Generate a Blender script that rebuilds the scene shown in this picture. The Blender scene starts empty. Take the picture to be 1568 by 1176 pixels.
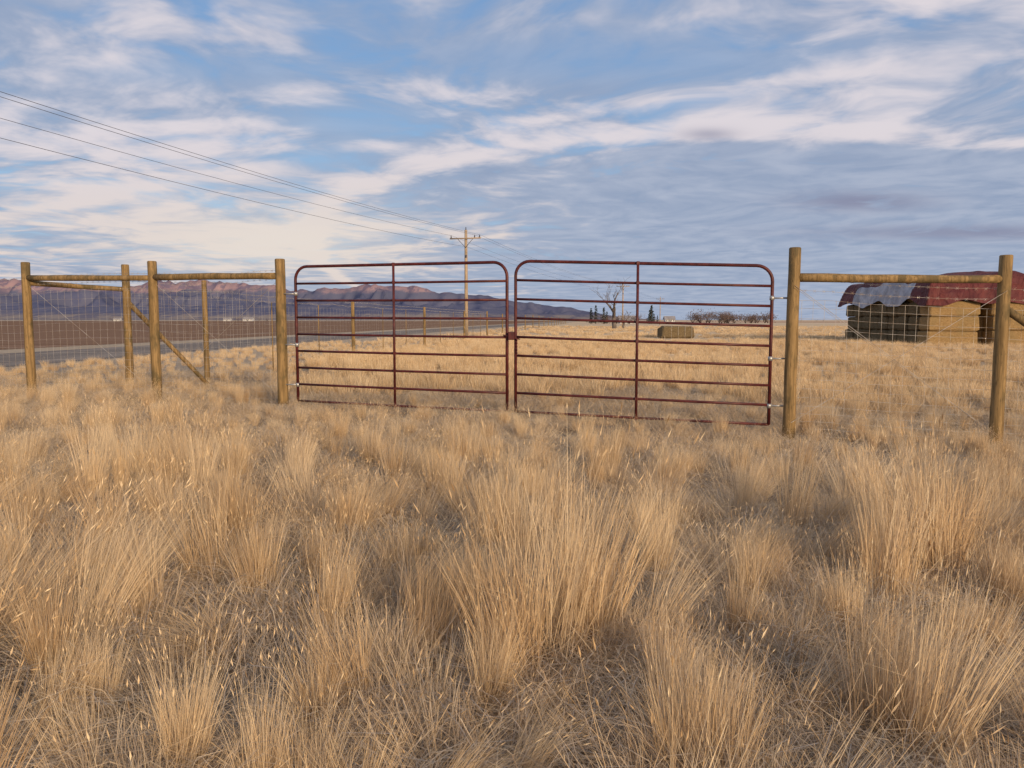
import bpy, math, random
import numpy as np
from mathutils import Vector, noise as mn
random.seed(7); rng=np.random.default_rng(7)
S=bpy.context.scene
S.view_settings.view_transform='Standard'; S.view_settings.look='None'; S.view_settings.exposure=0

# ------------------------------------------------------------ node helpers
class V:
    def __init__(s,nt,sock): s.nt=nt; s.k=sock
    def _m(s,op,o=None,o2=None):
        n=s.nt.nodes.new('ShaderNodeMath'); n.operation=op
        for i,a in enumerate((s,o,o2)):
            if a is None: continue
            if isinstance(a,V): s.nt.links.new(a.k,n.inputs[i])
            else: n.inputs[i].default_value=a
        return V(s.nt,n.outputs[0])
    def __add__(s,o): return s._m('ADD',o)
    __radd__=__add__
    def __mul__(s,o): return s._m('MULTIPLY',o)
    __rmul__=__mul__
    def __sub__(s,o): return s._m('SUBTRACT',o)
    def __rsub__(s,o): return (s*-1)+o
    def __truediv__(s,o): return s._m('DIVIDE',o)
    def max(s,o): return s._m('MAXIMUM',o)
    def min(s,o): return s._m('MINIMUM',o)
    def clamp(s): return s.max(0.0).min(1.0)
    def exp(s): return s._m('EXPONENT')
    def sin(s): return s._m('SINE')
    def smooth(s,a,b):
        n=s.nt.nodes.new('ShaderNodeMapRange'); n.interpolation_type='SMOOTHSTEP'
        s.nt.links.new(s.k,n.inputs['Value']); n.inputs['From Min'].default_value=a; n.inputs['From Max'].default_value=b
        return V(s.nt,n.outputs['Result'])
def gauss(x,c,w):
    d=(x-c)/w
    return (d*d*-1.0).exp()
def gauss2(x,y,cx,cy,wx,wy):
    a=(x-cx)/wx; b=(y-cy)/wy
    return ((a*a+b*b)*-1.0).exp()
def vec(nt,x,y,z=0.0):
    n=nt.nodes.new('ShaderNodeCombineXYZ')
    for i,a in enumerate((x,y,z)):
        if isinstance(a,V): nt.links.new(a.k,n.inputs[i])
        else: n.inputs[i].default_value=a
    return n.outputs[0]
def noi(nt,v,scale,detail=4,rough=.5,dist=0):
    n=nt.nodes.new('ShaderNodeTexNoise'); n.inputs['Scale'].default_value=scale
    n.inputs['Detail'].default_value=detail; n.inputs['Roughness'].default_value=rough; n.inputs['Distortion'].default_value=dist
    if v is not None: nt.links.new(v,n.inputs['Vector'])
    return V(nt,n.outputs[0])
def mix(nt,f,a,b):
    n=nt.nodes.new('ShaderNodeMix'); n.data_type='RGBA'
    if isinstance(f,V): nt.links.new(f.k,n.inputs[0])
    else: n.inputs[0].default_value=f
    for k,c in ((6,a),(7,b)):
        if isinstance(c,tuple): n.inputs[k].default_value=(*c,1)
        else: nt.links.new(c,n.inputs[k])
    return n.outputs[2]
def sep(nt,sock):
    n=nt.nodes.new('ShaderNodeSeparateXYZ'); nt.links.new(sock,n.inputs[0])
    return [V(nt,o) for o in n.outputs]
def newmat(name,rough=.8,spec=.2):
    m=bpy.data.materials.new(name); m.use_nodes=True; nt=m.node_tree
    b=nt.nodes['Principled BSDF']; b.inputs['Roughness'].default_value=rough
    b.inputs['Specular IOR Level'].default_value=spec
    return m,nt,b
def objco(nt):
    return nt.nodes.new('ShaderNodeTexCoord').outputs['Object']
def scaled(nt,sock,sx,sy,sz):
    n=nt.nodes.new('ShaderNodeMapping'); nt.links.new(sock,n.inputs[0]); n.inputs['Scale'].default_value=(sx,sy,sz)
    return n.outputs[0]
def bump(nt,b,h,strength=.5,dist=.02):
    n=nt.nodes.new('ShaderNodeBump'); n.inputs['Strength'].default_value=strength; n.inputs['Distance'].default_value=dist
    nt.links.new(h.k,n.inputs['Height']); nt.links.new(n.outputs[0],b.inputs['Normal'])

# ------------------------------------------------------------ world
SUN_EL=math.radians(15); SUN_AZ=math.radians(152)   # behind the camera, a little to the right
w=bpy.data.worlds.new("World"); S.world=w; w.use_nodes=True; nt=w.node_tree
bg=nt.nodes['Background']
tc=nt.nodes.new('ShaderNodeTexCoord'); dx,dy,dz=sep(nt,tc.outputs['Generated'])
sky=nt.nodes.new('ShaderNodeTexSky'); sky.sky_type='NISHITA'; sky.sun_disc=False
sky.sun_elevation=SUN_EL; sky.sun_rotation=SUN_AZ
zz=dz.max(.0)+.06
px=dx/zz; py=dy/zz
s_=px*-.888+py*.459; c_=px*.459+py*.888
wa=noi(nt,vec(nt,px,py,3.1),.9,2,.5)-.5; wb=noi(nt,vec(nt,px,py,9.7),.9,2,.5)-.5
s2=s_+wa*.9; c2=c_+wb*.9
n1=noi(nt,vec(nt,s2*.75,c2*1.0,1.3),1.35,5,.52)
n2=noi(nt,vec(nt,s2*1.8,c2*2.0,4.4),1.9,4,.58)
n4=noi(nt,vec(nt,s2*1.25,c2*1.2,2.2),3.1,4,.55)
n3=noi(nt,vec(nt,px,py,7.7),.8,2,.5)
az=dx/dy.max(.05); el=dz/dy.max(.05)
front=dy.smooth(0.0,.3)
sd_=s_-1.6
cb=c_-sd_*sd_*.22
band=gauss(cb,3.17,.17)*s_.smooth(-1.2,.3)*.15+gauss(c_,2.86,.13)*.09
blob=gauss2(px,py,-1.34,3.36,.75,.45)*.13+gauss2(px,py,-2.1,2.5,.5,.4)*.06
hole=gauss2(px,py,-.60,3.18,.33,.26)*.22+gauss2(px,py,.35,2.58,.6,.2)*.17+gauss2(px,py,-.98,3.72,.3,.2)*.16+gauss2(px,py,-.9,2.6,.5,.16)*.12
lowl=gauss2(az,el,-.36,.105,.30,.035)*.13
rightlow=(az.smooth(-.15,.3)*el.smooth(.26,.15)*front)
dens=n1*.46+n4*.34+n2*.20+band+blob+lowl-hole-rightlow*.21
M=dens.smooth(.455,.65)
grey=((n3*.4+n4*.6).smooth(.30,.54)*.9+rightlow*.9+el.smooth(.12,.02)*.4-hole*2.6).clamp()
blue=mix(nt,dz.smooth(.04,.40),(.38,.57,.80),(.19,.375,.69))
sk=nt.nodes.new('ShaderNodeVectorMath'); sk.operation='SCALE'; nt.links.new(sky.outputs[0],sk.inputs[0]); sk.inputs['Scale'].default_value=.08
blue=mix(nt,.2,blue,sk.outputs[0])
greyc=mix(nt,(n4*.6+n2*.4).smooth(.3,.7),(.285,.345,.485),(.43,.47,.585))
c=mix(nt,grey*.88,blue,greyc)
white=mix(nt,el.smooth(.08,.25),(.82,.70,.63),(.80,.725,.745))
c=mix(nt,M*.82,c,white)
glow=gauss2(az,el,-.31,.10,.18,.045)*.45
c=mix(nt,glow*front,c,(.84,.77,.67))
len_=(gauss2(az,el,.445,.151,.085,.012)*.9+gauss2(az,el,.60,.112,.20,.009)*.8+gauss2(az,el,.25,.235,.035,.008)*.6)*(n2.smooth(.25,.5))*front
c=mix(nt,len_.clamp(),c,(.25,.265,.38))
c=mix(nt,dz.smooth(0.0,-.02),c,(.28,.22,.16))
nt.links.new(c,bg.inputs[0]); bg.inputs[1].default_value=1.0

ld=bpy.data.lights.new('sun','SUN'); lo=bpy.data.objects.new('sun',ld); S.collection.objects.link(lo)
ld.energy=4.2; ld.angle=math.radians(14); ld.color=(1,.755,.485)
sd=Vector((math.sin(SUN_AZ)*math.cos(SUN_EL),math.cos(SUN_AZ)*math.cos(SUN_EL),math.sin(SUN_EL)))
lo.rotation_euler=sd.to_track_quat('Z','Y').to_euler()
lo.location=(0,-20,20)

# ------------------------------------------------------------ camera
cd=bpy.data.cameras.new('camera'); cam=bpy.data.objects.new('camera',cd); S.collection.objects.link(cam)
cam.location=(0,0,1.5); cam.rotation_euler=(math.radians(90-4.76),0,0)
cd.sensor_width=36; cd.lens=36*1178/1568; cd.clip_start=.05; cd.clip_end=40000
S.camera=cam

# ------------------------------------------------------------ mesh helpers
def sm(x,a,b):
    t=min(1,max(0,(x-a)/(b-a))); return t*t*(3-2*t)
def g(x,y):
    z=-.047*min(7.5,max(0,x))*(1-sm(y,18,50))*sm(y,-40,0)
    f=(1-sm(y,28,45))*sm(x,-13,-9)*(1-sm(x,28,36))
    if f>0: z+=f*(.05*mn.noise(Vector((x*.45,y*.45,0)))+.03*mn.noise(Vector((x*1.6,y*1.6,5))))
    return z
class MB:
    def __init__(s): s.v=[]; s.f=[]; s.m=[]; s.sm=[]
    def tube(s,pts,rad,n=8,mat=0,caps=True,smooth=True):
        pts=[Vector(p) for p in pts]
        if not hasattr(rad,'__len__'): rad=[rad]*len(pts)
        b=len(s.v); ref=None
        for i,p in enumerate(pts):
            t=(pts[min(i+1,len(pts)-1)]-pts[max(i-1,0)]).normalized()
            if ref is None:
                ref=Vector((0,0,1)) if abs(t.z)<.9 else Vector((1,0,0))
            a=t.cross(ref).normalized(); c=a.cross(t).normalized(); ref=c
            for k in range(n):
                an=2*math.pi*k/n
                s.v.append(tuple(p+(a*math.cos(an)+c*math.sin(an))*rad[i]))
        for i in range(len(pts)-1):
            for k in range(n):
                k2=(k+1)%n
                s.f.append((b+i*n+k,b+i*n+k2,b+(i+1)*n+k2,b+(i+1)*n+k)); s.m.append(mat); s.sm.append(smooth)
        if caps:
            s.f.append(tuple(b+k for k in range(n))[::-1]); s.m.append(mat); s.sm.append(False)
            s.f.append(tuple(b+(len(pts)-1)*n+k for k in range(n))); s.m.append(mat); s.sm.append(False)
    def box(s,c,sz,mat=0,rot=0,bev=0,jit=0):
        hx,hy,hz=[q/2 for q in sz]; b=len(s.v); cr,sr=math.cos(rot),math.sin(rot)
        def add(x,y,z):
            x+=random.uniform(-jit,jit);y+=random.uniform(-jit,jit);z+=random.uniform(-jit,jit)
            s.v.append((c[0]+x*cr-y*sr,c[1]+x*sr+y*cr,c[2]+z))
        e=bev
        lay=[(-hz,e),(-hz+e,0),(hz-e,0),(hz,e)] if e>0 else [(-hz,0),(hz,0)]
        for z,i in lay:
            X=hx-i;Y=hy-i
            if e>0: q=[(-X+e,-Y),(X-e,-Y),(X,-Y+e),(X,Y-e),(X-e,Y),(-X+e,Y),(-X,Y-e),(-X,-Y+e)]
            else: q=[(-X,-Y),(X,-Y),(X,Y),(-X,Y)]
            for x,y in q: add(x,y,z)
        n=8 if e>0 else 4
        for l in range(len(lay)-1):
            for k in range(n):
                k2=(k+1)%n
                s.f.append((b+l*n+k,b+l*n+k2,b+(l+1)*n+k2,b+(l+1)*n+k)); s.m.append(mat); s.sm.append(False)
        s.f.append(tuple(b+k for k in range(n))[::-1]); s.m.append(mat); s.sm.append(False)
        s.f.append(tuple(b+(len(lay)-1)*n+k for k in range(n))); s.m.append(mat); s.sm.append(False)
    def face(s,pts,mat=0,smooth=False):
        b=len(s.v); s.v+= [tuple(p) for p in pts]; s.f.append(tuple(range(b,b+len(pts)))); s.m.append(mat); s.sm.append(smooth)
    def build(s,name,mats,parent=None):
        me=bpy.data.meshes.new(name); me.from_pydata(s.v,[],s.f); me.update()
        for m in mats: me.materials.append(m)
        me.polygons.foreach_set('material_index',s.m); me.polygons.foreach_set('use_smooth',s.sm)
        o=bpy.data.objects.new(name,me); S.collection.objects.link(o)
        if parent: o.parent=parent
        return o
def empty(name):
    o=bpy.data.objects.new(name,None); S.collection.objects.link(o); return o

# ------------------------------------------------------------ materials
def wood(name,c1,c2,c3):
    m,nt,b=newmat(name,.75,.25); co=objco(nt)
    a=noi(nt,scaled(nt,co,28,28,1.6),1,4,.6); k=noi(nt,scaled(nt,co,5,5,2.2),1,3,.6)
    fine=noi(nt,scaled(nt,co,90,90,9),1,3,.6)
    col=mix(nt,a.smooth(.35,.65),c1,c2); col=mix(nt,k.smooth(.5,.66)*.8,col,c3)
    col=mix(nt,fine.smooth(.58,.68)*.65,col,tuple(x*.3 for x in c3))
    nt.links.new(col,b.inputs['Base Color']); bump(nt,b,a*.6+fine*.4,.7,.012); return m
m_wood=wood('post_wood',(.165,.105,.042),(.31,.20,.085),(.10,.075,.034))
m_grey_wood=wood('pole_wood',(.33,.25,.17),(.44,.33,.22),(.2,.15,.1))
m,nt,b=newmat('gate_paint',.45,.3); co=objco(nt)
a=noi(nt,scaled(nt,co,9,9,9),1,4,.65)
nt.links.new(mix(nt,a.smooth(.35,.7),(.050,.009,.010),(.105,.022,.020)),b.inputs['Base Color']); m_gate=m
m,nt,b=newmat('galvanised_wire',.5,.4); b.inputs['Metallic'].default_value=.2
co=objco(nt); a=noi(nt,scaled(nt,co,6,6,6),1,3,.6)
nt.links.new(mix(nt,a.smooth(.4,.65),(.56,.52,.47),(.36,.27,.19)),b.inputs['Base Color']); m_wire=m
m,nt,b=newmat('power_cable',.6,.3); b.inputs['Base Color'].default_value=(.07,.07,.09,1); m_cable=m

# ------------------------------------------------------------ ground
def axis(lo,hi,step,ends):
    a=list(np.arange(lo,hi+step*.5,step))
    st=step
    while a[-1]<ends[1]: st*=1.28; a.append(a[-1]+st)
    st=step
    while a[0]>ends[0]: st*=1.28; a.insert(0,a[0]-st)
    return a
xs=axis(-15,38,.5,(-16000,16000)); ys=axis(-5,52,.5,(-600,18000))
mb=MB()
for y in ys:
    for x in xs: mb.v.append((x,y,g(x,y)))
nx=len(xs)
for j in range(len(ys)-1):
    for i in range(nx-1):
        mb.f.append((j*nx+i,j*nx+i+1,(j+1)*nx+i+1,(j+1)*nx+i)); mb.m.append(0); mb.sm.append(True)
m,nt,b=newmat('dry_ground',.95,.1); co=objco(nt); X,Y,Z=sep(nt,co)
a=noi(nt,co,1.3,6,.65); f=noi(nt,co,38,5,.7); big=noi(nt,co,.06,4,.5); st=noi(nt,scaled(nt,co,.004,.05,1),1,5,.6)
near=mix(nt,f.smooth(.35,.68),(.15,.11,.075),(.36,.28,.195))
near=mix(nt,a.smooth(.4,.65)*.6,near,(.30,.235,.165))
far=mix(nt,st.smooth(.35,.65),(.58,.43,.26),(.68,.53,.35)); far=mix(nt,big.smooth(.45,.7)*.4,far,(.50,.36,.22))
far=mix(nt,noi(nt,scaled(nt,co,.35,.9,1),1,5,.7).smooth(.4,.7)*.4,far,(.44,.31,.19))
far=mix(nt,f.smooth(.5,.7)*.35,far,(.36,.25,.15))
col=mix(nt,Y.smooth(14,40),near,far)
verge=((X-Y*.0985+9.3).smooth(0.4,-.6))
col=mix(nt,verge*.65,col,(.36,.295,.225))
red=gauss2(X,Y,260,560,150,90)
col=mix(nt,red.smooth(.3,.5),col,(.30,.10,.07))
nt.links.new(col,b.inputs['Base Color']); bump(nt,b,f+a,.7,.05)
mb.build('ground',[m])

def strip(name,xa,xb,y0,y1,step,z,mat,slope):
    mb=MB(); yy=list(np.arange(y0,y1+step,step)); nn=13
    for y in yy:
        for k in range(nn):
            mb.v.append((xa+(xb-xa)*k/(nn-1)+slope*y+(.25*mn.noise(Vector((k*3.,y*.15,1))) if k in(0,nn-1) else 0),y,z))
    for j in range(len(yy)-1):
        for k in range(nn-1):
            mb.f.append((j*nn+k,j*nn+k+1,(j+1)*nn+k+1,(j+1)*nn+k)); mb.m.append(0); mb.sm.append(True)
    return mb.build(name,[mat])
m,nt,b=newmat('gravel',1,.0); co=objco(nt)
a=noi(nt,co,30,5,.8); k=noi(nt,scaled(nt,co,.6,.05,1),1,4,.6)
col=mix(nt,a.smooth(.3,.7),(.15,.13,.115),(.28,.245,.215)); col=mix(nt,k.smooth(.45,.65)*.6,col,(.32,.275,.235))
nt.links.new(col,b.inputs['Base Color']); bump(nt,b,a,.6,.03)
strip('gravel_road',-26.0,-18.6,-60,700,4,.008,m,.0985)
m,nt,b=newmat('plowed_soil',1,.0); co=objco(nt)
a=noi(nt,scaled(nt,co,.02,.5,1),1,5,.7); k=noi(nt,co,2.5,5,.7)
col=mix(nt,a.smooth(.35,.65),(.19,.115,.076),(.27,.17,.115)); col=mix(nt,k.smooth(.5,.7)*.5,col,(.33,.22,.15))
nt.links.new(col,b.inputs['Base Color']); bump(nt,b,k,.4,.08)
strip('plowed_field',-1500,-29.5,-80,1150,15,.006,m,.0985)

# ------------------------------------------------------------ mountains
prof=[(-1900,450),(-900,446),(-400,440),(-200,434),(-100,444),(-40,436),(0,431),(30,427),(60,434),(90,441),(140,439),(200,437),(240,431),(275,432),(310,428),(360,432),(420,440),(480,443),(560,437),(600,438),(640,439),(670,449),(700,451),(740,453),(800,461),(860,468),(900,476),(945,484),(1000,489),(1300,490)]
pu=[(a-784)/1178 for a,_ in prof]; ph=[(489.5-b_)*1.04/1178 for _,b_ in prof]
m,nt,b=newmat('hazy_alpenglow_rock',1,.0); co=objco(nt); X,Y,Z=sep(nt,co)
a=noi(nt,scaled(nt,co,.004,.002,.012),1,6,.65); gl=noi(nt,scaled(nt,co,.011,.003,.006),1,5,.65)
col=mix(nt,(Z+a*60).smooth(45,85),(.26,.22,.20),(.115,.12,.175))  # bluish distance haze mixed into the colour of the slopes
col=mix(nt,(Z+a*160+gl*140).smooth(395,455)*.8,col,(.38,.245,.24))  # alpenglow painted in as pink towards the summits
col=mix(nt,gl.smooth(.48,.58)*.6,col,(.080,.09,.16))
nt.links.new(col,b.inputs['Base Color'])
mb=MB(); XS=np.linspace(-12000,2600,620); YS=np.linspace(3300,9000,80)
for y in YS:
    for x in XS:
        h=np.interp(x/7500,pu,ph)*7500
        hf=np.interp(x/5200-.02,pu,ph)*5200
        wx=x+150*mn.noise(Vector((x*.001,y*.0012,8)))
        rg=abs(mn.noise(Vector((wx*.0022,y*.0009,0))))*2
        rg2=abs(mn.noise(Vector((wx*.006,y*.0018,3))))*2
        off=min(1,abs(y-7500)/420+.10)
        back=h*(1+.10*mn.noise(Vector((x*.006,1,1)))+.05*mn.noise(Vector((x*.018,1,1))))*max(0,1-abs(y-7500)/2000)
        back*= 1-(.55*min(1,rg*1.3)+.40*min(1,rg2*1.2))*off
        fr=hf*(.36+.42*mn.noise(Vector((x*.0011,2,0))))*max(0,1-abs(y-5100)/750)*(1-.45*rg2)
        ap=(y-3300)/1200*14 if y<4500 else 14
        ap*=min(1,max(0,(900-x)/1500)) 
        mb.v.append((x,y,max(back,fr,0)+ap-1.0))
n_=len(XS)
for j in range(len(YS)-1):
    for i in range(n_-1):
        mb.f.append((j*n_+i,j*n_+i+1,(j+1)*n_+i+1,(j+1)*n_+i)); mb.m.append(0); mb.sm.append(True)
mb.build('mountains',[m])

# ------------------------------------------------------------ posts / fences
def post(mb,x,y,ztop,r=.08,mat=0,lean=(0,0)):
    z0=g(x,y)-.15; n=9; pts=[];rad=[]
    for i in range(n):
        t=i/(n-1); pts.append((x+lean[0]*t+random.uniform(-.004,.004),y+lean[1]*t,z0+(ztop-z0)*t))
        rad.append(r*(1.06-.10*t)*random.uniform(.98,1.02))
    pts.append((pts[-1][0],pts[-1][1],ztop+.012)); rad.append(rad[-1]*.86)
    mb.tube(pts,rad,16,mat)
def rail(mb,p0,p1,r=.055,mat=0):
    p0=Vector(p0);p1=Vector(p1); n=7
    mb.tube([p0.lerp(p1,i/(n-1))+Vector((0,0,random.uniform(-.005,.005))) for i in range(n)],[r*random.uniform(.95,1.05)*(1.06-.12*i/(n-1)) for i in range(n)],12,mat)
def wire(mb,p0,p1,r=.0017,sag=.01,n=6,side=3,mat=0):
    p0=Vector(p0);p1=Vector(p1)
    mb.tube([p0.lerp(p1,i/n)-Vector((0,0,sag*4*(i/n)*(1-i/n))) for i in range(n+1)],r,side,mat,caps=False)
def netting(mb,a,b_,top=2.05,step=.155,r=.0018,strands=True,off=.085):
    ax,ay=a;bx,by=b_; L=math.hypot(bx-ax,by-ay); nxv=Vector(((by-ay)/L,-(bx-ax)/L,0))*off
    if nxv.y>0: nxv=-nxv
    nxv=-nxv
    n=max(2,int(L/step))
    P=lambda t,z: Vector((ax+(bx-ax)*t,ay+(by-ay)*t,g(ax+(bx-ax)*t,ay+(by-ay)*t)+z))+nxv
    for i in range(n+1):
        t=i/n; wob=random.uniform(-.004,.004)
        mb.tube([P(t,.03),P(t+wob,top*.5),P(t,top)],r,3,0,caps=False)
    z=.04; hs=[]
    while z<top: hs.append(z); z+=.10+.05*min(1,z/1.2)
    hs.append(top)
    for h in hs: mb.tube([P(k/5,h+random.uniform(-.006,.006)) for k in range(6)],r,3,0,caps=False)
    if strands:
        for h in (top+.14,top+.29):
            mb.tube([P(k/5,h-.02*math.sin(math.pi*k/5)) for k in range(6)],.0024,3,0,caps=False)
            q=.07
            while q<L:
                p=P(q/L,h-.02*math.sin(math.pi*q/L))
                mb.tube([p+Vector((-.02,0,-.02)),p+Vector((.02,0,.02))],.002,3,0,caps=False)
                mb.tube([p+Vector((-.02,0,.02)),p+Vector((.02,0,-.02))],.002,3,0,caps=False); q+=.13
A=(-9.4,15.0);C=(-6.58,14.2);D=(-3.90,13.05);B=(-8.07,16.2);E=(-7.27,18.3);A2=(-12.3,15.9);A3=(-15.2,16.8)
R1=(3.95,10.9);R2=(6.80,10.72);R3=(9.65,10.5);R4=(12.6,10.3)
root=empty('wire_fence'); mb=MB()
for p,zt,r in ((A,2.60,.082),(C,2.56,.085),(D,2.51,.086),(B,2.64,.078),(A2,2.6,.08),(A3,2.6,.07)): post(mb,*p,zt,r)
post(mb,*E,2.42,.06)
rail(mb,(A[0],A[1],2.31),(C[0],C[1],2.27)); rail(mb,(C[0],C[1],2.28),(D[0],D[1],2.24),.058)
rail(mb,(A[0],A[1],2.22),(B[0],B[1],2.13),.05)
rail(mb,(B[0],B[1],1.90),(-6.72,17.0,.05),.05)
mb.build('posts_and_rails',[m_wood],root)
mb=MB()
for a,b_ in ((A,C),(C,D),(A2,A),(A3,A2)): netting(mb,a,b_)
netting(mb,B,E,step=.2)
wire(mb,(A[0],A[1],2.2),(C[0],C[1],.15),.003); wire(mb,(C[0],C[1],2.2),(D[0],D[1],.15),.003); wire(mb,(C[0],C[1],.15),(D[0],D[1],2.2),.003)
mb.build('netting',[m_wire],root)
root=empty('wire_fence'); mb=MB()
for p,zt,r in ((R1,2.50,.084),(R2,2.38,.086),(R3,2.3,.08),(R4,2.28,.07)): post(mb,*p,zt,r,lean=(.015,0))
rail(mb,(R1[0],R1[1],2.09),(R2[0],R2[1],2.06),.058)
rail(mb,(R2[0],R2[1],1.68),(R3[0]-.1,R3[1]+.0,-.2),.055)
mb.build('posts_and_rails',[m_wood],root)
mb=MB()
for a,b_ in ((R1,R2),(R2,R3),(R3,R4)): netting(mb,a,b_,top=1.98,r=.0023)
wire(mb,(R1[0],R1[1]-.09,1.98),(R2[0],R2[1]-.09,-.15),.0038,0); wire(mb,(R1[0],R1[1]-.09,.05),(R2[0],R2[1]-.09,1.9),.0038,0)
wire(mb,(R1[0],R1[1]-.10,1.95),(R2[0],R2[1]-.10,-.12),.0028,.03)
mb.build('netting',[m_wire],root)
root=empty('wire_fence'); mb=MB(); mw=MB(); fp=[E]
fx=lambda y:-9.07+.0985*y
y=30.1
while y<330:
    fp.append((fx(y)+random.uniform(-.1,.1),y)); post(mb,*fp[-1],2.22+random.uniform(-.12,.1),.07); y+=13 if y<85 else 16
for k in range(len(fp)-1):
    a,b_=fp[k],fp[k+1]
    if a[1]<60: netting(mw,a,b_,top=1.9,step=.35,r=.0018,off=.06)
    else:
        for h in (.5,1,1.5,1.95,2.1): wire(mw,(a[0],a[1],h),(b_[0],b_[1],h),.003,.02)
    if a[1]<60:
      for q in (1/3,2/3):
        xx=a[0]+(b_[0]-a[0])*q; yy=a[1]+(b_[1]-a[1])*q
        mb.tube([(xx,yy,-.1),(xx,yy,2.0)],.016,5,0)
mb.build('posts',[m_wood],root); mw.build('netting',[m_wire],root)

# ------------------------------------------------------------ gates
def gate(p0,p1,zt0,zb0,zt1,zb1,latch_end):
    mb=MB(); r=.024
    def P(t,h):
        zb=zb0+(zb1-zb0)*t; zt=zt0+(zt1-zt0)*t
        return Vector((p0[0]+(p1[0]-p0[0])*t,p0[1]+(p1[1]-p0[1])*t,zb+(zt-zb)*h))
    L=math.hypot(p1[0]-p0[0],p1[1]-p0[1]); H=zt0-zb0; R=.22
    pts=[]
    def arc(ct,ch,a0,a1):
        for i in range(8):
            a=a0+(a1-a0)*i/7; pts.append(P(ct+R/L*math.cos(a),ch+R/H*math.sin(a)))
    pts.append(P(0,0.0)); pts.append(P(0,.5))
    arc(R/L,1-R/H,math.pi,math.pi/2); pts.append(P(.5,1.0)); arc(1-R/L,1-R/H,math.pi/2,0); pts.append(P(1,.5)); pts.append(P(1,0.0))
    mb.tube(pts,r,10)
    for k in range(8):
        h=k/8; mb.tube([P(0.0,h),P(.25,h-.001),P(.5,h-.0015),P(.75,h-.001),P(1.0,h)],.0195,10)
    q=P(.49,0); q2=P(.49,1); off=Vector((0,-.03,0))
    mb.tube([q+off-Vector((0,0,.01)),q2+off],.02,8)
    for k in range(9):
        h=k/8; mb.box(P(.49,h)+Vector((0,-.03,0)),(.05,.035,.055),0,0,.006)
    he=1 if latch_end==0 else 0; sg=1 if he==1 else -1
    for h in (.12,.42,.80):
        p=P(he,h); mb.tube([p-Vector((0,0,.03)),p+Vector((0,0,.03))],.034,10,1)
        mb.tube([p,p+Vector((sg*.24,-.02 if sg>0 else .05,0))],.012,8,1)
    return mb
CL=(-.075,11.70); CR=(.055,11.70)
LH=(-3.62,12.96); RH=(3.69,10.98)
m,nt,b=newmat('galvanised_steel',.4,.5); b.inputs['Metallic'].default_value=.6; b.inputs['Base Color'].default_value=(.42,.41,.39,1); m_galv=m
gate(LH,CL,2.385,.14,2.37,.105,1).build('metal_gate',[m_gate,m_galv])
mb=gate(CR,RH,2.385,.105,2.262,.0,0)
for k in range(16):
    an=2*math.pi*k/16; c0=Vector((-.01+.12*math.cos(an),11.70+.06*math.sin(an),1.24-.03*math.cos(an)))
    an2=2*math.pi*(k+1)/16; c1=Vector((-.01+.12*math.cos(an2),11.70+.06*math.sin(an2),1.24-.03*math.cos(an2)))
    mb.tube([c0,c1],.011,6,0)
mb.box((-.01,11.62,1.26),(.10,.03,.12),0,0,.008)
for k in range(5): mb.tube([(.07,11.66,1.22-.05*k),(.075,11.66,1.185-.05*k)],.012,6,0)
mb.build('metal_gate',[m_gate,m_galv])

# ------------------------------------------------------------ power line
poles=[(-25,-20,8.8),(-3.55,60,8.4),(21.5,150,8.6),(46,240,8.6)]
for (x,y,h) in poles:
    mb=MB(); d=Vector((.268,1,0)).normalized(); pr=Vector((d.y,-d.x,0))
    mb.tube([(x,y,-.5),(x,y,h*.5),(x,y,h)],[.15,.13,.105],12,0)
    c=Vector((x,y,h-.65))-d*.15
    mb.tube([c-pr*1.25,c+pr*1.25],.055,6,0)
    for sg in (-1,1): mb.tube([c+pr*sg*.65,Vector((x,y,h-1.35))-d*.12],.02,6,1)
    for o_ in (-1.15,.75,1.15):
        mb.tube([c+pr*o_+Vector((0,0,.05)),c+pr*o_+Vector((0,0,.24))],[.05,.03],8,1)
    mb.tube([(x,y,h),(x,y,h+.22)],[.04,.03],8,1)
    mb.box((x+.02,y-.18,h-2.0),(.10,.12,.22),1,0,.02)
    mb.build('power_pole',[m_grey_wood,m_cable])
mb=MB()
for a,b_ in zip(poles[:-1],poles[1:]):
    d=Vector((.268,1,0)).normalized(); pr=Vector((d.y,-d.x,0))
    for o_,hz in ((-1.15,-.4),(.75,-.4),(1.15,-.4),(.12,-1.3)):
        p0=Vector((a[0],a[1],a[2]+hz))+pr*o_; p1=Vector((b_[0],b_[1],b_[2]+hz))+pr*o_
        wire(mb,p0,p1,.0075,.9,24,4)
mb.build('power_lines',[m_cable])

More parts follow.
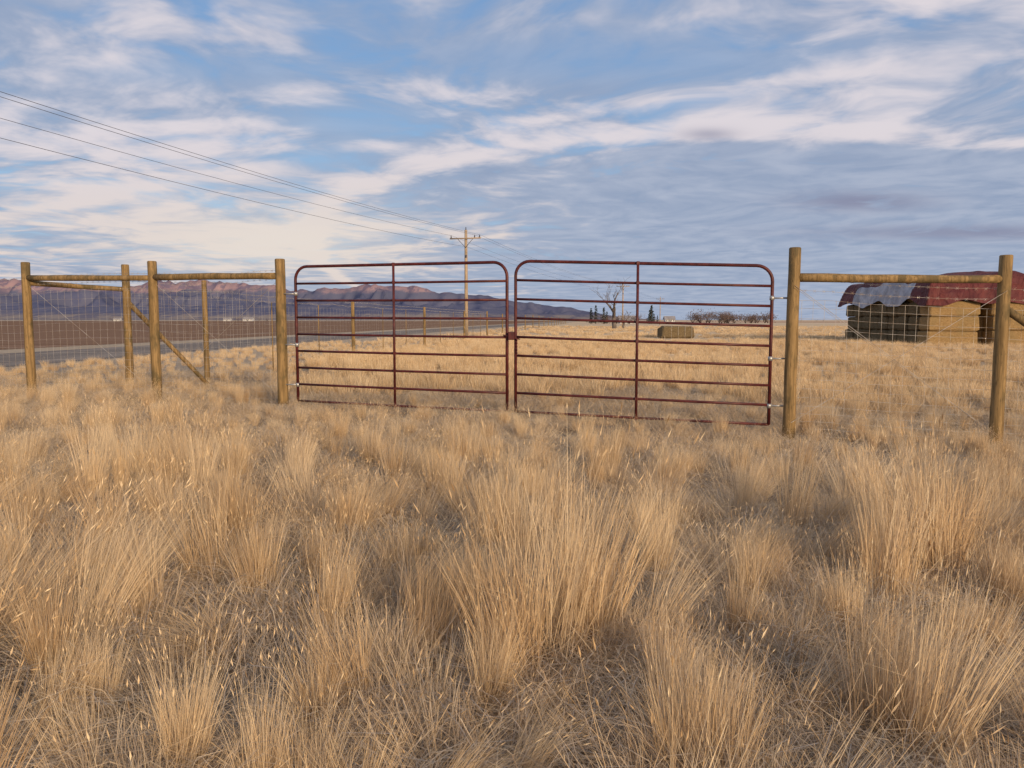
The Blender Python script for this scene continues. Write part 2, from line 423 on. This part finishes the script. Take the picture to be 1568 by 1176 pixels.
# ------------------------------------------------------------ hay stack
m,nt,b=newmat('hay',.95,.05); co=objco(nt)
a=noi(nt,scaled(nt,co,9,9,30),1,5,.75); k=noi(nt,scaled(nt,co,1.1,1.1,1.2),1,3,.5)
col=mix(nt,a.smooth(.3,.7),(.22,.14,.06),(.46,.31,.15)); col=mix(nt,k.smooth(.45,.6)*.5,col,(.28,.205,.10))
nt.links.new(col,b.inputs['Base Color']); bump(nt,b,a,1,.08); m_hay=m
m,nt,b=newmat('dark_hay',.95,.05); co=objco(nt)
a=noi(nt,scaled(nt,co,9,9,30),1,5,.75)
col=mix(nt,a.smooth(.3,.7),(.11,.08,.045),(.26,.195,.11)); nt.links.new(col,b.inputs['Base Color']); bump(nt,b,a,1,.1); m_hay2=m  # darker hay: shade of the stack's left side in its colour; lone bale too
def tarpmat(n,c1,c2):
    m,nt,b=newmat(n,.6,.25); co=objco(nt); a=noi(nt,co,1.2,5,.6); w_=noi(nt,scaled(nt,co,1.6,1.6,.8),1,5,.6,1.5)
    nt.links.new(mix(nt,a.smooth(.35,.65),c1,c2),b.inputs['Base Color']); bump(nt,b,w_,1,.3); return m
m_red=tarpmat('red_tarp',(.085,.018,.020),(.13,.030,.028)); m_white=tarpmat('white_tarp',(.30,.30,.34),(.50,.50,.54))
root=empty('hay_stack'); mb=MB()
def bales(x0,y0,nxb,nyb,nz,bx,by,bz,mat_edge):
    for i in range(nxb):
        for j in range(nyb):
            for k in range(nz):
                mt=mat_edge if (i==0 and mat_edge) else 0
                mb.box((x0+bx*(i+.5)+random.uniform(-.09,.09),y0+by*(j+.5)+random.uniform(-.06,.06),bz*(k+.5)),(bx-.04,by-.05,bz-.015),mt,random.uniform(-.025,.025),.09,.03)
bales(24.3,45.0,1,1,3,3.05,1.2,.86,0)
bales(24.25,46.3,3,8,3,1.02,1.22,.86,1)
bales(24.8,46.0,1,7,2,2.4,1.2,.8,0)
bales(27.95,44.9,1,9,3,2.5,1.2,.88,0)
bales(30.5,44.9,2,9,3,2.4,1.2,.88,0)
for j in range(8):
    for x in (25.6,28.0,30.4,32.8): mb.box((x,46.2+1.2*j,2.58+.6),(2.3,1.15,1.2),0,0,.08,.02)
mb.build('bales',[m_hay,m_hay2],root)
def draped(x0,x1,y0,y1,zr,ze,ins,mats,fn,name):
    mb=MB()
    def ax(a,b_,n):
        e=[a+ins*(k/12)**1.3 for k in range(12)]; f_=[b_-ins*(k/12)**1.3 for k in range(12)][::-1]
        return e+list(np.linspace(a+ins,b_-ins,n))+f_
    XA=ax(x0,x1,60);YA=ax(y0,y1,60); NX=len(XA)-1;NY=len(YA)-1
    for Y in YA:
        for X in XA:
            d=min(X-x0,x1-X,(Y-y0),(y1-Y))
            t=1-(1-min(1,d/ins))**2.6
            z=ze+(zr-ze)*t
            fold=mn.noise(Vector((X*.9,Y*.9,1)))
            z+=mn.noise(Vector((X*.7,Y*.7,0)))*.20+mn.noise(Vector((X*.33,Y*.35,4)))*.32*t+.04*mn.noise(Vector((X*1.9,Y*1.9,0)))
            if d<ins*.2: z+= .35*mn.noise(Vector((X*.5,Y*.5,8)))
            mb.v.append((X+.16*fold*(1-t),Y+.14*mn.noise(Vector((X*1.1,Y*1.1,9)))*(1-t),z))
    n=NX+1
    for j in range(NY):
        for i in range(NX):
            X=(XA[i]+XA[i+1])/2;Y=(YA[j]+YA[j+1])/2
            mb.f.append((j*n+i,j*n+i+1,(j+1)*n+i+1,(j+1)*n+i)); mb.m.append(fn(X,Y)); mb.sm.append(True)
    return mb.build(name,mats,root)
draped(24.0,34.6,44.7,57.0,4.15,2.50,.9,[m_red,m_white],lambda X,Y:1 if (46.6<Y<54.6 and X<24.42+.05*(Y-50)*-1*.4) else 0,'tarp')
mb=MB(); mb.box((13.45,63,.50),(2.6,1.2,1.0),0,.06,.12,.04); mb.box((13.2,64.3,.42),(2.0,1.0,.84),0,.1,.1,.03)
for k in range(5):
    x=12.35+k*.55; mb.tube([(x,62.37,.0),(x,62.37,.92),(x,62.42,1.005),(x,63.5,1.005)],.012,4,1,caps=False)
mb.build('hay_bale',[m_hay2,m_wire])

# ------------------------------------------------------------ trees
m,nt,b=newmat('bark',.9,.1); co=objco(nt); a=noi(nt,scaled(nt,co,6,6,1.5),1,5,.6)
nt.links.new(mix(nt,a.smooth(.3,.7),(.09,.075,.07),(.18,.15,.13)),b.inputs['Base Color']); m_bark=m
def branch(mb,p,d,L,r,depth,spread):
    n=4; pts=[p];rad=[r]; q=p; dd=d
    for i in range(n):
        dd=(dd+Vector((random.uniform(-.22,.22),random.uniform(-.22,.22),random.uniform(-.08,.16)))).normalized()
        q=q+dd*L/n; pts.append(q); rad.append(r*(1-.45*(i+1)/n))
    mb.tube(pts,rad,6 if depth<2 else 3,0,caps=False)
    if depth>=4: return
    for k in range(3 if depth<3 else 2):
        i=random.choice([2,3,4]); ax=Vector((random.uniform(-1,1),random.uniform(-1,1),random.uniform(-.1,.7))).normalized()
        branch(mb,pts[i],(dd*(1-spread)+ax*spread).normalized(),L*random.uniform(.5,.8),max(.022,rad[i]*.62),depth+1,spread)
def baretree(x,y,h,name):
    mb=MB(); branch(mb,Vector((x,y,-.2)),Vector((.05,0,1)),h*.42,h*.050,0,.5); mb.build(name,[m_bark])
random.seed(21); baretree(17.3,130,8.9,'bare_tree')
random.seed(5); baretree(19.6,136,4.6,'bare_tree')
def fol(n,c1,c2):
    m,nt,b=newmat(n,.9,.05); co=objco(nt); a=noi(nt,co,.5,4,.6)
    nt.links.new(mix(nt,a.smooth(.35,.65),c1,c2),b.inputs['Base Color']); return m
m_con=fol('conifer_foliage',(.018,.025,.02),(.05,.06,.045)); m_brush=fol('bare_brush',(.10,.07,.065),(.19,.135,.115))
random.seed(3); mb=MB()
def conifer(x,y,h):
    mb.tube([(x,y,0),(x,y,h*.95)],[h*.03,.03],5,2)
    for i in range(420):
        t=random.random()**1.2; R=h*.26*(1-t)*(.8+.35*math.sin(t*40))+.1; an=random.uniform(0,6.28); rr=R*random.uniform(.3,1)
        p=Vector((x+rr*math.cos(an),y+rr*math.sin(an),h*(.06+.94*t))); s_=h*.055*random.uniform(.5,1.3)
        mb.face([p+Vector((random.uniform(-s_,s_),random.uniform(-s_,s_),random.uniform(-s_,s_)*.7)) for _ in range(3)],0)
def brush(x,y,h,wd,nf=420):
    for i in range(5):
        an=random.uniform(0,6.28); mb.tube([(x,y,0),(x+wd*.3*math.cos(an),y+wd*.3*math.sin(an),h*.7)],[h*.03,.03],4,2)
    lob=[(random.uniform(-.35,.35)*wd,random.uniform(-.3,.3)*wd,random.uniform(.35,.7)*h,random.uniform(.2,.36)) for _ in range(6)]
    for i in range(nf):
        l=random.choice(lob); v=Vector((random.gauss(0,.5),random.gauss(0,.5),random.gauss(0,.5)))
        p=Vector((x+l[0]+v.x*l[3]*wd,y+l[1]+v.y*l[3]*wd,max(.1,l[2]+v.z*l[3]*h))); s_=h*.055*random.uniform(.4,1.3)
        mb.face([p+Vector((random.uniform(-s_,s_),random.uniform(-s_,s_),random.uniform(-s_,s_))) for _ in range(3)],1)
F=300.
U=lambda x:(x-784)/1178
for x,h in ((906,6.0),(912,7.0),(921,6.2),(934,4.8),(985,5.2),(991,7.0),(997,6.2),(1006,3.8),(1012,3.2)): conifer(U(x)*F+random.uniform(-.5,.5),F+random.uniform(-12,12),h)
for x,h,wd in ((928,4.4,5),(950,4,6),(965,3.4,6),(975,4.4,6),(1003,3.4,5)): brush(U(x)*F,F+random.uniform(0,14),h,wd)
x=1066
while x<1182:
    h=random.uniform(3.8,6.0) if x<1130 else random.uniform(3,5); brush(U(x)*360,360+random.uniform(-10,20),h*1.15,h*1.8,700); x+=random.uniform(4,9)
x=1215
while x<1800: brush(U(x)*900,900,random.uniform(1.2,3),8,60); x+=random.uniform(8,40)
x=-500
while x<880: brush(U(x)*1600,1600,random.uniform(2,6),14,80); x+=random.uniform(5,34)
for x in (175,188,300,350,366,380,398,410): brush(U(x)*1150,1150,random.uniform(5,8),14,150)
mb.build('distant_trees',[m_con,m_brush,m_bark])
m,nt,b=newmat('white_siding',.7,.2); co=objco(nt); a=noi(nt,co,.6,3,.5); nt.links.new(mix(nt,a.smooth(.3,.7),(.45,.45,.45),(.58,.58,.57)),b.inputs['Base Color']); m_wh=m
m,nt,b=newmat('roofing',.7,.2); co=objco(nt); a=noi(nt,co,.6,3,.5); nt.links.new(mix(nt,a.smooth(.3,.7),(.20,.18,.18),(.3,.28,.28)),b.inputs['Base Color']); m_rf=m
m,nt,b=newmat('window_glass',.2,.5); b.inputs['Base Color'].default_value=(.04,.05,.06,1); m_gl=m
def house(x,y,L,W,H,name):
    root=empty(name); mb=MB(); mb.box((x,y,H/2),(L,W,H)); 
    mb.face([(x-L/2,y-W/2,H),(x-L/2,y+W/2,H),(x-L/2,y,H+W*.3)]); mb.face([(x+L/2,y-W/2,H),(x+L/2,y+W/2,H),(x+L/2,y,H+W*.3)]); mb.build('walls',[m_wh],root)
    mb=MB(); o=.5
    mb.face([(x-L/2-o,y-W/2-o,H-.25),(x+L/2+o,y-W/2-o,H-.25),(x+L/2+o,y,H+W*.3+.1),(x-L/2-o,y,H+W*.3+.1)])
    mb.face([(x-L/2-o,y+W/2+o,H-.25),(x+L/2+o,y+W/2+o,H-.25),(x+L/2+o,y,H+W*.3+.1),(x-L/2-o,y,H+W*.3+.1)]); mb.build('roof',[m_rf],root)
    mb=MB()
    for k in range(4): mb.box((x-L/2+L*(k+.5)/4,y-W/2-.03,H*.55),(L*.09,.06,H*.35))
    mb.box((x,y-W/2-.03,H*.35),(L*.07,.06,H*.7)); mb.build('windows_and_door',[m_gl],root)
house(U(382)*1000,1000,12,8,2.8,'farm_house'); house(U(350)*1040,1040,9,7,2.6,'farm_house'); house(U(182)*1000,1000,8,6,2.6,'farm_house')
house(U(1024)*420,420,5,5,2.0,'farm_house'); house(U(960)*330,330,7,5,1.8,'farm_house')

# ------------------------------------------------------------ grass
m=bpy.data.materials.new('dry_grass_blades'); m.use_nodes=True; nt=m.node_tree; nt.nodes.remove(nt.nodes['Principled BSDF'])
b=nt.nodes.new('ShaderNodeBsdfDiffuse')
at=nt.nodes.new('ShaderNodeAttribute'); at.attribute_name='tone'; r_,g_,b3=sep(nt,at.outputs['Color'])
oi=nt.nodes.new('ShaderNodeObjectInfo'); ra=V(nt,oi.outputs['Random'])
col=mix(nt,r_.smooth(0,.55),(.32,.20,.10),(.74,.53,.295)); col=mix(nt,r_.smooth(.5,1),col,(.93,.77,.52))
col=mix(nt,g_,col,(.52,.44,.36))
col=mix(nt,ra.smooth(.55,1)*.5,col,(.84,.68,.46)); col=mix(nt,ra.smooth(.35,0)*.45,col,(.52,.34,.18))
nt.links.new(col,b.inputs['Color'])
tr=nt.nodes.new('ShaderNodeBsdfTranslucent'); nt.links.new(col,tr.inputs[0]); ms=nt.nodes.new('ShaderNodeMixShader'); ms.inputs[0].default_value=.18
nt.links.new(b.outputs[0],ms.inputs[1]); nt.links.new(tr.outputs[0],ms.inputs[2]); nt.links.new(ms.outputs[0],nt.nodes['Material Output'].inputs[0])
m_grass=m
def blades(nb,base,L,head,a,bq,wd,tone,gr,seg=4,z0=0,lift=None,kink=0):
    ss=np.linspace(0,1,seg+1)
    hd=np.stack([np.cos(head),np.sin(head)],1)
    wa_=rng.uniform(0,np.pi,nb); wv=np.stack([np.cos(wa_),np.sin(wa_),rng.uniform(-.2,.2,nb)],1)
    sidev=np.stack([-np.sin(head),np.cos(head)],1)*rng.normal(0,.07+kink,nb)[:,None]
    Vv=np.zeros((nb,seg+1,2,3)); ph=rng.uniform(0,6.28,nb)
    for i,s in enumerate(ss):
        hor=L*(a*s+bq*s*s)
        ver=L*np.sqrt(np.maximum(.02,1-(a*1.0+bq*s*.9)**2))*s if lift is None else lift*np.sin(np.pi*min(s*1.05,1))+.01
        c=np.zeros((nb,3)); c[:,:2]=base+hd*hor[:,None]+sidev*(L*s*s)[:,None]; c[:,2]=z0+ver
        c[:,0]+=.005*np.sin(ph+s*5); c[:,1]+=.005*np.cos(ph*1.7+s*6)
        ww=wd*(1-.75*s**2)
        Vv[:,i,0]=c-wv*ww[:,None]/2; Vv[:,i,1]=c+wv*ww[:,None]/2
    verts=Vv.reshape(-1,3); F_=[]
    base_i=np.arange(nb)*(seg+1)*2
    for i in range(seg):
        F_.append(np.stack([base_i+2*i,base_i+2*i+1,base_i+2*i+3,base_i+2*i+2],1))
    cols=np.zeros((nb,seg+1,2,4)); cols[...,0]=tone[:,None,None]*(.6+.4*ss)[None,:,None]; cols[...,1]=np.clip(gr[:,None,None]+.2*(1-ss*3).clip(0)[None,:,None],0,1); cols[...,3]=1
    tips=Vv[:,-1].mean(1); tdir=tips-Vv[:,-2].mean(1); tdir/=np.linalg.norm(tdir,axis=1)[:,None]+1e-9
    return verts,np.concatenate(F_),cols.reshape(-1,4),tips,tdir
def heads(tips,tdir,ln,wd,tone):
    n=len(tips); up=tdir; a_=np.cross(up,rng.normal(size=(n,3))); a_/=np.linalg.norm(a_,axis=1)[:,None]+1e-9; b_=np.cross(up,a_)
    vs=[];fs=[];k=0
    st=tips-up*(ln*.8)[:,None]
    for ax in (a_,b_):
        q=[st,st+up*(ln*.4)[:,None]+ax*wd[:,None]/2,st+up*ln[:,None],st+up*(ln*.4)[:,None]-ax*wd[:,None]/2]
        vs.append(np.stack(q,1).reshape(-1,3)); fs.append(np.arange(n*4).reshape(n,4)+k); k+=4*n
    cols=np.zeros((2*n*4,4)); cols[:,0]=np.tile(np.repeat(tone,4),2); cols[:,3]=1
    return np.concatenate(vs),np.concatenate(fs),cols
def mk(name,parts):
    vs=[];fs=[];cs=[];k=0
    for v,f,c in parts:
        vs.append(v);fs.append(f+k);cs.append(c);k+=len(v)
    v=np.concatenate(vs);f=np.concatenate(fs);c=np.concatenate(cs)
    me=bpy.data.meshes.new(name); me.vertices.add(len(v)); me.vertices.foreach_set('co',v.ravel().astype(np.float32))
    me.loops.add(f.size); me.loops.foreach_set('vertex_index',f.ravel().astype(np.int32))
    me.polygons.add(len(f)); me.polygons.foreach_set('loop_start',(np.arange(len(f))*4).astype(np.int32))
    me.update(calc_edges=True)
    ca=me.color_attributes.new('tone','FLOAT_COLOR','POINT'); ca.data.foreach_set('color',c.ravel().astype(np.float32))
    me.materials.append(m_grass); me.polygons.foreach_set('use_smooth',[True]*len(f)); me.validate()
    return bpy.data.objects.new(name,me)
col_=bpy.data.collections.new('dry_grass_tufts')
def tuft(name,nb,R,Lm,lean,leand,wd,hf=.12,seg=4,splay=.22,grey=.15,hw=1.0,litter=True):
    ang=rng.uniform(0,2*np.pi,nb); rr=R*np.sqrt(rng.uniform(0,1,nb))
    base=np.stack([rr*np.cos(ang),rr*np.sin(ang)],1)
    dirx=np.cos(ang)*rr/R*splay+math.cos(leand)*lean+rng.normal(0,.06,nb); diry=np.sin(ang)*rr/R*splay+math.sin(leand)*lean+rng.normal(0,.06,nb)
    head=np.arctan2(diry,dirx); mag=np.hypot(dirx,diry)
    L=Lm*(.40+.60*rng.beta(2.6,1.8,nb))
    stray=rng.random(nb)<.10
    bq=np.where(stray,rng.uniform(.35,.7,nb),rng.uniform(0,.14,nb)+lean*.4); head=np.where(stray,rng.uniform(0,6.28,nb),head)
    L=np.where(stray,L*.85,L)
    stem=(rng.random(nb)<hf)&~stray
    L=np.where(stem,Lm*rng.uniform(.95,1.28,nb),L)
    tone=np.clip(rng.normal(.52,.27,nb),0,1); gr=np.clip(rng.normal(grey,.2,nb),0,1)
    w_=wd*rng.uniform(.6,1.3,nb)*np.where(stem,.75,1)
    v,f,c,t,td=blades(nb,base,L,head,np.minimum(mag,.6),bq,w_,tone,gr,seg)
    parts=[(v,f,c)]
    if stem.any(): parts.append(heads(t[stem],td[stem],rng.uniform(.025,.05,stem.sum()),rng.uniform(.0035,.0055,stem.sum())*hw,np.clip(tone[stem]+.1,0,1)))
    if litter:
        nl=nb//4; bb=rng.normal(0,R*1.3,(nl,2))
        v,f,c,_,_=blades(nl,bb,rng.uniform(.1,.28,nl),rng.uniform(0,6.28,nl),rng.uniform(.4,.85,nl),rng.uniform(0,.2,nl),wd*rng.uniform(.7,1.3,nl),rng.uniform(.1,.6,nl),rng.uniform(.3,1,nl),2)
        parts.append((v,f,c))
    col_.objects.link(mk(name,parts))
def mat_(name,nb,R,grey=.5,wd=.003):
    th=rng.uniform(0,6.28); bs=rng.normal(0,R*.5,(nb,2)); head=th+rng.normal(0,.55,nb)
    v,f,c,_,_=blades(nb,bs,rng.uniform(.2,.5,nb),head,rng.uniform(.85,1,nb),np.zeros(nb),wd*rng.uniform(.6,1.4,nb),np.clip(rng.normal(.52,.27,nb),0,1),np.clip(rng.normal(grey,.3,nb),0,1),3,z0=0,lift=rng.uniform(.01,.13,nb),kink=.15)
    v[:,2]+=np.repeat(rng.uniform(0,.03,nb),8)
    col_.objects.link(mk(name,[(v,f,c)]))
for k in range(6): tuft('a%02d_tall_tuft'%k,260,.060+.013*k,.60,.03,rng.uniform(0,6.28),.0027,hf=.13,splay=.10,seg=3)
for k in range(4): tuft('b%02d_leaning_tuft'%k,210,.08,.56,.22+.09*k,0,.0027,hf=.10,splay=.16,grey=.25)
for k in range(3): tuft('c%02d_wide_tuft'%k,210,.19,.36,.15,rng.uniform(0,6.28),.0027,hf=.06,splay=.40,grey=.45,seg=3)
for k in range(5): mat_('d%02d_mat'%k,240,.42)
for k in range(3): tuft('e%02d_far_tuft'%k,110,.15,.46,.08,rng.uniform(0,6.28),.008,hf=.05,seg=2,splay=.22,grey=.06,hw=1.5,litter=False)
for k in range(2): tuft('f%02d_field_tuft'%k,90,.36,.50,.08,rng.uniform(0,6.28),.018,hf=0,seg=2,splay=.2,grey=.04,litter=False)
KI={'tall':(0,6),'lean':(6,10),'wide':(10,13),'mat':(13,18),'far':(18,21),'field':(21,23)}
P=[];Rr=[];Sc=[];Ix=[]
def put(kind,x,y,s,sz=None,rot=None,tilt=.06,tx=0,ty=0):
    a,b_=KI[kind]; P.append((x,y,g(x,y)-.01)); Rr.append((tx+random.gauss(0,tilt),ty+random.gauss(0,tilt),random.uniform(0,6.283) if rot is None else rot)); Sc.append((s,s,sz or s)); Ix.append(random.randrange(a,b_))
random.seed(11)
def nn(x,y,f,o=0): return mn.noise(Vector((x*f,y*f,o)))
def roadx(y): return -18.4+.0985*y
grid={}
def far_enough(x,y,r):
    i,j=int(x//.9),int(y//.9)
    for a in (-1,0,1):
        for b_ in (-1,0,1):
            for (u,v) in grid.get((i+a,j+b_),()):
                if (u-x)**2+(v-y)**2<r*r: return False
    grid.setdefault((i,j),[]).append((x,y)); return True
def tramp(x,y):
    return max(math.exp(-((y-(12.8-.15*x))/1.3)**2)*sm(-abs(x),-4.4,-3.4), 0)
for i in range(16000):
    y=random.uniform(1.2,15.5); x=random.uniform(-(.74*y+2.2),(.74*y+2.2))
    left=sm(-x,1.5,4)*sm(y,5,9)
    dn=nn(x,y,.55,3)
    if not far_enough(x,y,.45+.26*max(0,-dn)+.06*left+.06*sm(y,5,8)): continue
    if random.random()<tramp(x,y)*.8: continue
    hg=1.06-.54*sm(y,5.5,10.8)-.10*left
    if x>4.2 or x<-4.5: hg=max(hg,.70)
    kind='lean' if random.random()<.28 else 'tall'
    n=random.choice([1,1,2,3,3,4])
    tx,ty=random.gauss(0,.10),random.gauss(.05,.10); sz=random.uniform(.62,1.14)*hg*(1+.3*dn)
    rt=random.gauss(0,1.0); el_=random.uniform(0,3.14); rad=.05+.024*n
    for k in range(n):
        o1=random.gauss(0,rad*1.2); o2=random.gauss(0,rad*.6)
        xx=x+o1*math.cos(el_)-o2*math.sin(el_); yy=y+o1*math.sin(el_)+o2*math.cos(el_)
        if math.hypot(xx,yy)<1.3: continue
        s1=sz*random.uniform(.75,1.1)
        put(kind,xx,yy,max(s1,.6),s1*random.uniform(.9,1.12),rot=rt+random.gauss(0,.3) if kind=='lean' else None,tx=tx,ty=ty)
for i in range(850):
    y=random.uniform(1.0,15.5); x=random.uniform(-(.74*y+2.2),(.74*y+2.2))
    s=random.uniform(.5,1.0)*(1-.4*tramp(x,y)); put('wide',x,y,s,s*(1-.4*sm(y,7,10)),tilt=.12)
for i in range(1200):
    y=random.uniform(1.0,16); x=random.uniform(-(.74*y+2.5),(.74*y+2.5))
    put('mat',x,y,random.uniform(.8,1.35),random.uniform(.5,1.7),tilt=.06)
for i in range(12500):
    y=14.5+38*random.random()**.85; x=random.uniform(-.72*y-3,.74*y+4)
    if x<roadx(y)+.8: continue
    d=nn(x,y,.4,2)+.6*nn(x,y,1.3,7)
    if x<fx(y) or (x<-4.5 and y<22):
        if random.random()<.5: continue
        s=random.uniform(.35,.6)
    else:
        if d<-.3 and random.random()<.8: continue
        s=random.uniform(.62,1.0)*(1+.3*d)*(1-.2*sm(y,24,40))
    if 23.5<x<35 and 44.4<y<58: continue
    if random.random()<math.exp(-((x-2.2-.12*(y-12))/1.2)**2)*(1-sm(y,17,22))*.8: continue
    put('far',x,y,s)
for i in range(350):
    y=random.uniform(14,22); x=random.uniform(-13,16); put('mat',x,y,random.uniform(1,1.5),random.uniform(.6,1.3))
for i in range(4500):
    y=46+130*random.random()**1.1; x=random.uniform(max(-.3*y,fx(y)-5),.74*y+5)
    if 23.5<x<35 and 44.4<y<58: continue
    if 10.<x<16 and 52<y<66: continue
    d=nn(x,y,.12,2)+.5*nn(x,y,.5,7)
    if d<-.15 and random.random()<.8: continue
    s=random.uniform(.6,1.0)*(1+.3*d); put('field',x,y,s*1.1,s*.7)
me=bpy.data.meshes.new('dry_grass'); me.from_pydata(P,[],[])
for nm,ty,dat,key in (('rot','FLOAT_VECTOR',Rr,'vector'),('scl','FLOAT_VECTOR',Sc,'vector'),('idx','INT',Ix,'value')):
    at=me.attributes.new(nm,ty,'POINT'); at.data.foreach_set(key,np.array(dat,dtype=np.int32 if ty=='INT' else np.float32).ravel())
go=bpy.data.objects.new('dry_grass',me); S.collection.objects.link(go)
for o in col_.objects: o.parent=go
ng=bpy.data.node_groups.new('scatter_grass','GeometryNodeTree')
ng.interface.new_socket('Geometry',in_out='INPUT',socket_type='NodeSocketGeometry'); ng.interface.new_socket('Geometry',in_out='OUTPUT',socket_type='NodeSocketGeometry')
gi=ng.nodes.new('NodeGroupInput'); gout=ng.nodes.new('NodeGroupOutput'); ip=ng.nodes.new('GeometryNodeInstanceOnPoints')
ci=ng.nodes.new('GeometryNodeCollectionInfo'); ci.inputs['Collection'].default_value=col_; ci.inputs['Separate Children'].default_value=True; ci.inputs['Reset Children'].default_value=True
def na(nm,ty):
    n=ng.nodes.new('GeometryNodeInputNamedAttribute'); n.data_type=ty; n.inputs['Name'].default_value=nm; return n.outputs['Attribute']
ng.links.new(gi.outputs[0],ip.inputs['Points']); ng.links.new(ci.outputs[0],ip.inputs['Instance']); ip.inputs['Pick Instance'].default_value=True
ng.links.new(na('idx','INT'),ip.inputs['Instance Index']); ng.links.new(na('rot','FLOAT_VECTOR'),ip.inputs['Rotation']); ng.links.new(na('scl','FLOAT_VECTOR'),ip.inputs['Scale'])
ng.links.new(ip.outputs[0],gout.inputs[0])
md=go.modifiers.new('scatter','NODES'); md.node_group=ng
print('instances',len(P))
